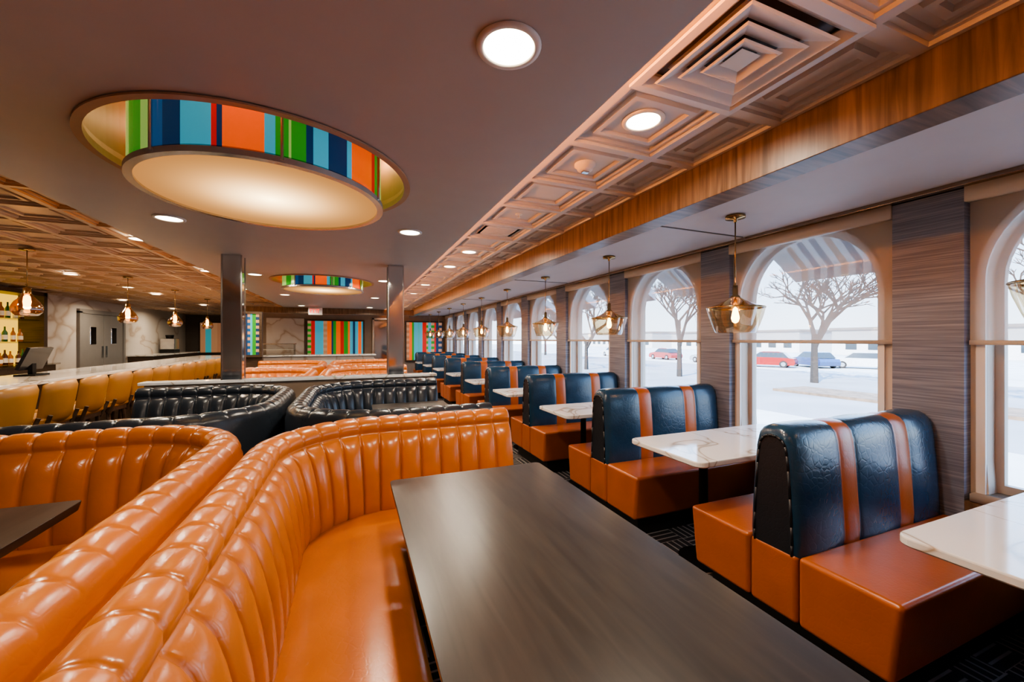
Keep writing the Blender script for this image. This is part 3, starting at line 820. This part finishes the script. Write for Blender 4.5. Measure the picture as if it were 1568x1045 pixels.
# ------------------------------------------------------------------ exterior (street lies below floor level)
G=-1.2
boxo('ground_sidewalk',3.4,14.0,-40,90,G-.2,G+.03,M['conc'])
boxo('ground_road',14.0,34,-60,140,G-.2,G,M['asphalt'])
boxo('ground_far_lot',34.0,160,-80,200,G-.2,G+.02,M['conc'])
boxo('ground_mulch_bed',20.0,22.5,2,14,G,G+.12,M['dirt'])
am=None
for c in centers:
    e=empty('striped_awning',(0,c,0))
    if am is None:
        b=B(); n=19; w=1.02/n
        for i in range(n):
            y=-.51+i*w
            mi=[0,1,0,1,0,2][i%6]
            b.add([(3.36,y,2.50),(3.36,y+w,2.50),(3.9,y+w,2.08),(3.9,y,2.08),(3.9,y+w,1.97),(3.9,y,1.97)],[(0,1,2,3),(3,2,4,5)],mi)
        for s in (-.51,.51): b.add([(3.36,s,2.50),(3.9,s,2.08),(3.9,s,1.97),(3.36,s,2.3)],[(0,1,2,3)],0)
        o=b.obj('canopy_fabric',[M['awnw'],M['awnb'],M['awno']],e,recalc=False); am=o.data
    else: inst('canopy_fabric',am,e)
def tree(x,y,h,seed,zb=G):
    r=random.Random(seed); b=B()
    def br(p,d,L,rad,dep):
        q=p+d*L; b.tube(p,q,rad,rad*.68,5)
        if dep==0: return
        nchild=3 if dep>1 else 4
        for i in range(nchild):
            ax=Vector((r.uniform(-1,1),r.uniform(-1,1),r.uniform(-.35,.45))).normalized()
            nd=(d*.85+ax*.75).normalized(); nd.z+=.10; nd.normalize()
            br(p+d*L*r.uniform(.7,1) if i else q,nd,L*r.uniform(.62,.84),rad*.64,dep-1)
    br(Vector((0,0,0)),Vector((0,0,1)),h*.27,h*.022,6)
    b.obj('bare_tree',M['bark'],None,(x,y,zb+.001),recalc=False)
tree(26,15.6,10.5,2); tree(21.5,21.8,9,5); tree(19,30,9,8); tree(24,44,10,11); tree(24.5,5.5,8.5,14,G+.0); tree(30,60,10,16)
def car(x,y,rz,c):
    e=empty('parked_car',(x,y,G+.02),rz)
    pm_=simple('car_paint',c,.25,.2,coat=.6)
    low=[(-2.2,.3),(-2.25,.6),(-2.1,.85),(-1.3,.92),(1.0,.95),(1.9,.82),(2.2,.65),(2.22,.35),(2.1,.22),(-2.1,.22)]
    top=[(-1.75,.9),(-1.3,1.38),(-.9,1.46),(.3,1.46),(.6,1.38),(1.15,.94)]
    b=B()
    def ext(pts,w0,w1,mi):
        n=len(pts); zm=min(p[1] for p in pts); zx=max(p[1] for p in pts)
        def w(z): return w0+(w1-w0)*(z-zm)/(zx-zm)
        b.add([(p[0],-w(p[1]),p[1]) for p in pts]+[(p[0],w(p[1]),p[1]) for p in pts],[tuple(range(n)),tuple(range(2*n-1,n-1,-1))]+[(i,(i+1)%n,n+(i+1)%n,n+i) for i in range(n)],mi)
    ext(low,.88,.84,0); ext(top,.80,.62,1); 
    ext([(-1.28,1.40),(-.9,1.475),(.3,1.475),(.58,1.40)],.66,.6,0)
    for wx in (-1.35,1.35):
        for s in (-1,1): b.tube((wx,s*.68,.32),(wx,s*.90,.32),.32,seg=18,mi=2); b.tube((wx,s*.89,.32),(wx,s*.91,.32),.19,seg=12,mi=3)
    b.obj('car_body',[pm_,M['cglass'],M['tire'],M['chrome']],e,bevel=.03)
for x,y,rz,c in [(36.8,26.2,2.0,(.30,.015,.015)),(40.2,24.2,1.1,(.03,.07,.18)),(42.5,21.6,2.1,(.55,.55,.55)),(37,33,1.5,(.25,.26,.28)),(38,41,1.5,(.3,.02,.02)),(39,15,1.5,(.08,.1,.14)),(38,52,1.5,(.5,.5,.5)),(38,8,1.6,(.4,.4,.42))]:
    car(x,y,rz,c)
def bldg(x,y0,y1,h):
    e=empty('distant_building',(x,0,G+.02)); boxo('facade',0,12,y0,y1,0,h,M['facade'],e); boxo('roof_band',-.3,12.3,y0-.3,y1+.3,h,h+.4,M['roofdk'],e)
    b=B(); y=y0+1.5
    while y<y1-2: b.box(-.05,.0,y,y+1.6,.9,2.4); y+=3.2
    b.obj('windows',M['cglass'],e)
bldg(78,10,44,4.2); bldg(82,52,86,4.2); bldg(80,-34,2,4.4); bldg(84,96,150,4.6)

# ------------------------------------------------------------------ world, sun
w=D.worlds.new('sky_world'); SC.world=w; w.use_nodes=True; nt=w.node_tree
bg=nt.nodes['Background']
tc=N(nt,'ShaderNodeTexCoord'); sp=N(nt,'ShaderNodeSeparateXYZ'); nt.links.new(tc.outputs['Generated'],sp.inputs[0])
nt.links.new(ramp(nt,sp.outputs['Z'],[(0,(.72,.86,1.0)),(.22,(.42,.66,1.0)),(1,(.25,.48,.95))]),bg.inputs['Color'])
bg.inputs['Strength'].default_value=5.6
L=D.lights.new('sun','SUN'); L.energy=13; L.angle=.01; L.color=(1,.95,.88)
so=D.objects.new('sun',L); COL.objects.link(so)
so.rotation_euler=Vector((.75,.35,-.62)).to_track_quat('-Z','Y').to_euler(); so.location=(0,0,20)

# ------------------------------------------------------------------ camera
cam=D.cameras.new('camera'); co=D.objects.new('camera',cam); COL.objects.link(co)
cam.sensor_width=36; cam.lens=14.0; cam.clip_start=.02; cam.clip_end=500
co.location=(0,0,1.43); co.rotation_euler=(pi/2,0,-math.radians(21.8)); cam.shift_y=-.0016
SC.camera=co
SC.view_settings.view_transform='AgX'
SC.view_settings.look='AgX - Medium High Contrast'
SC.view_settings.exposure=.60
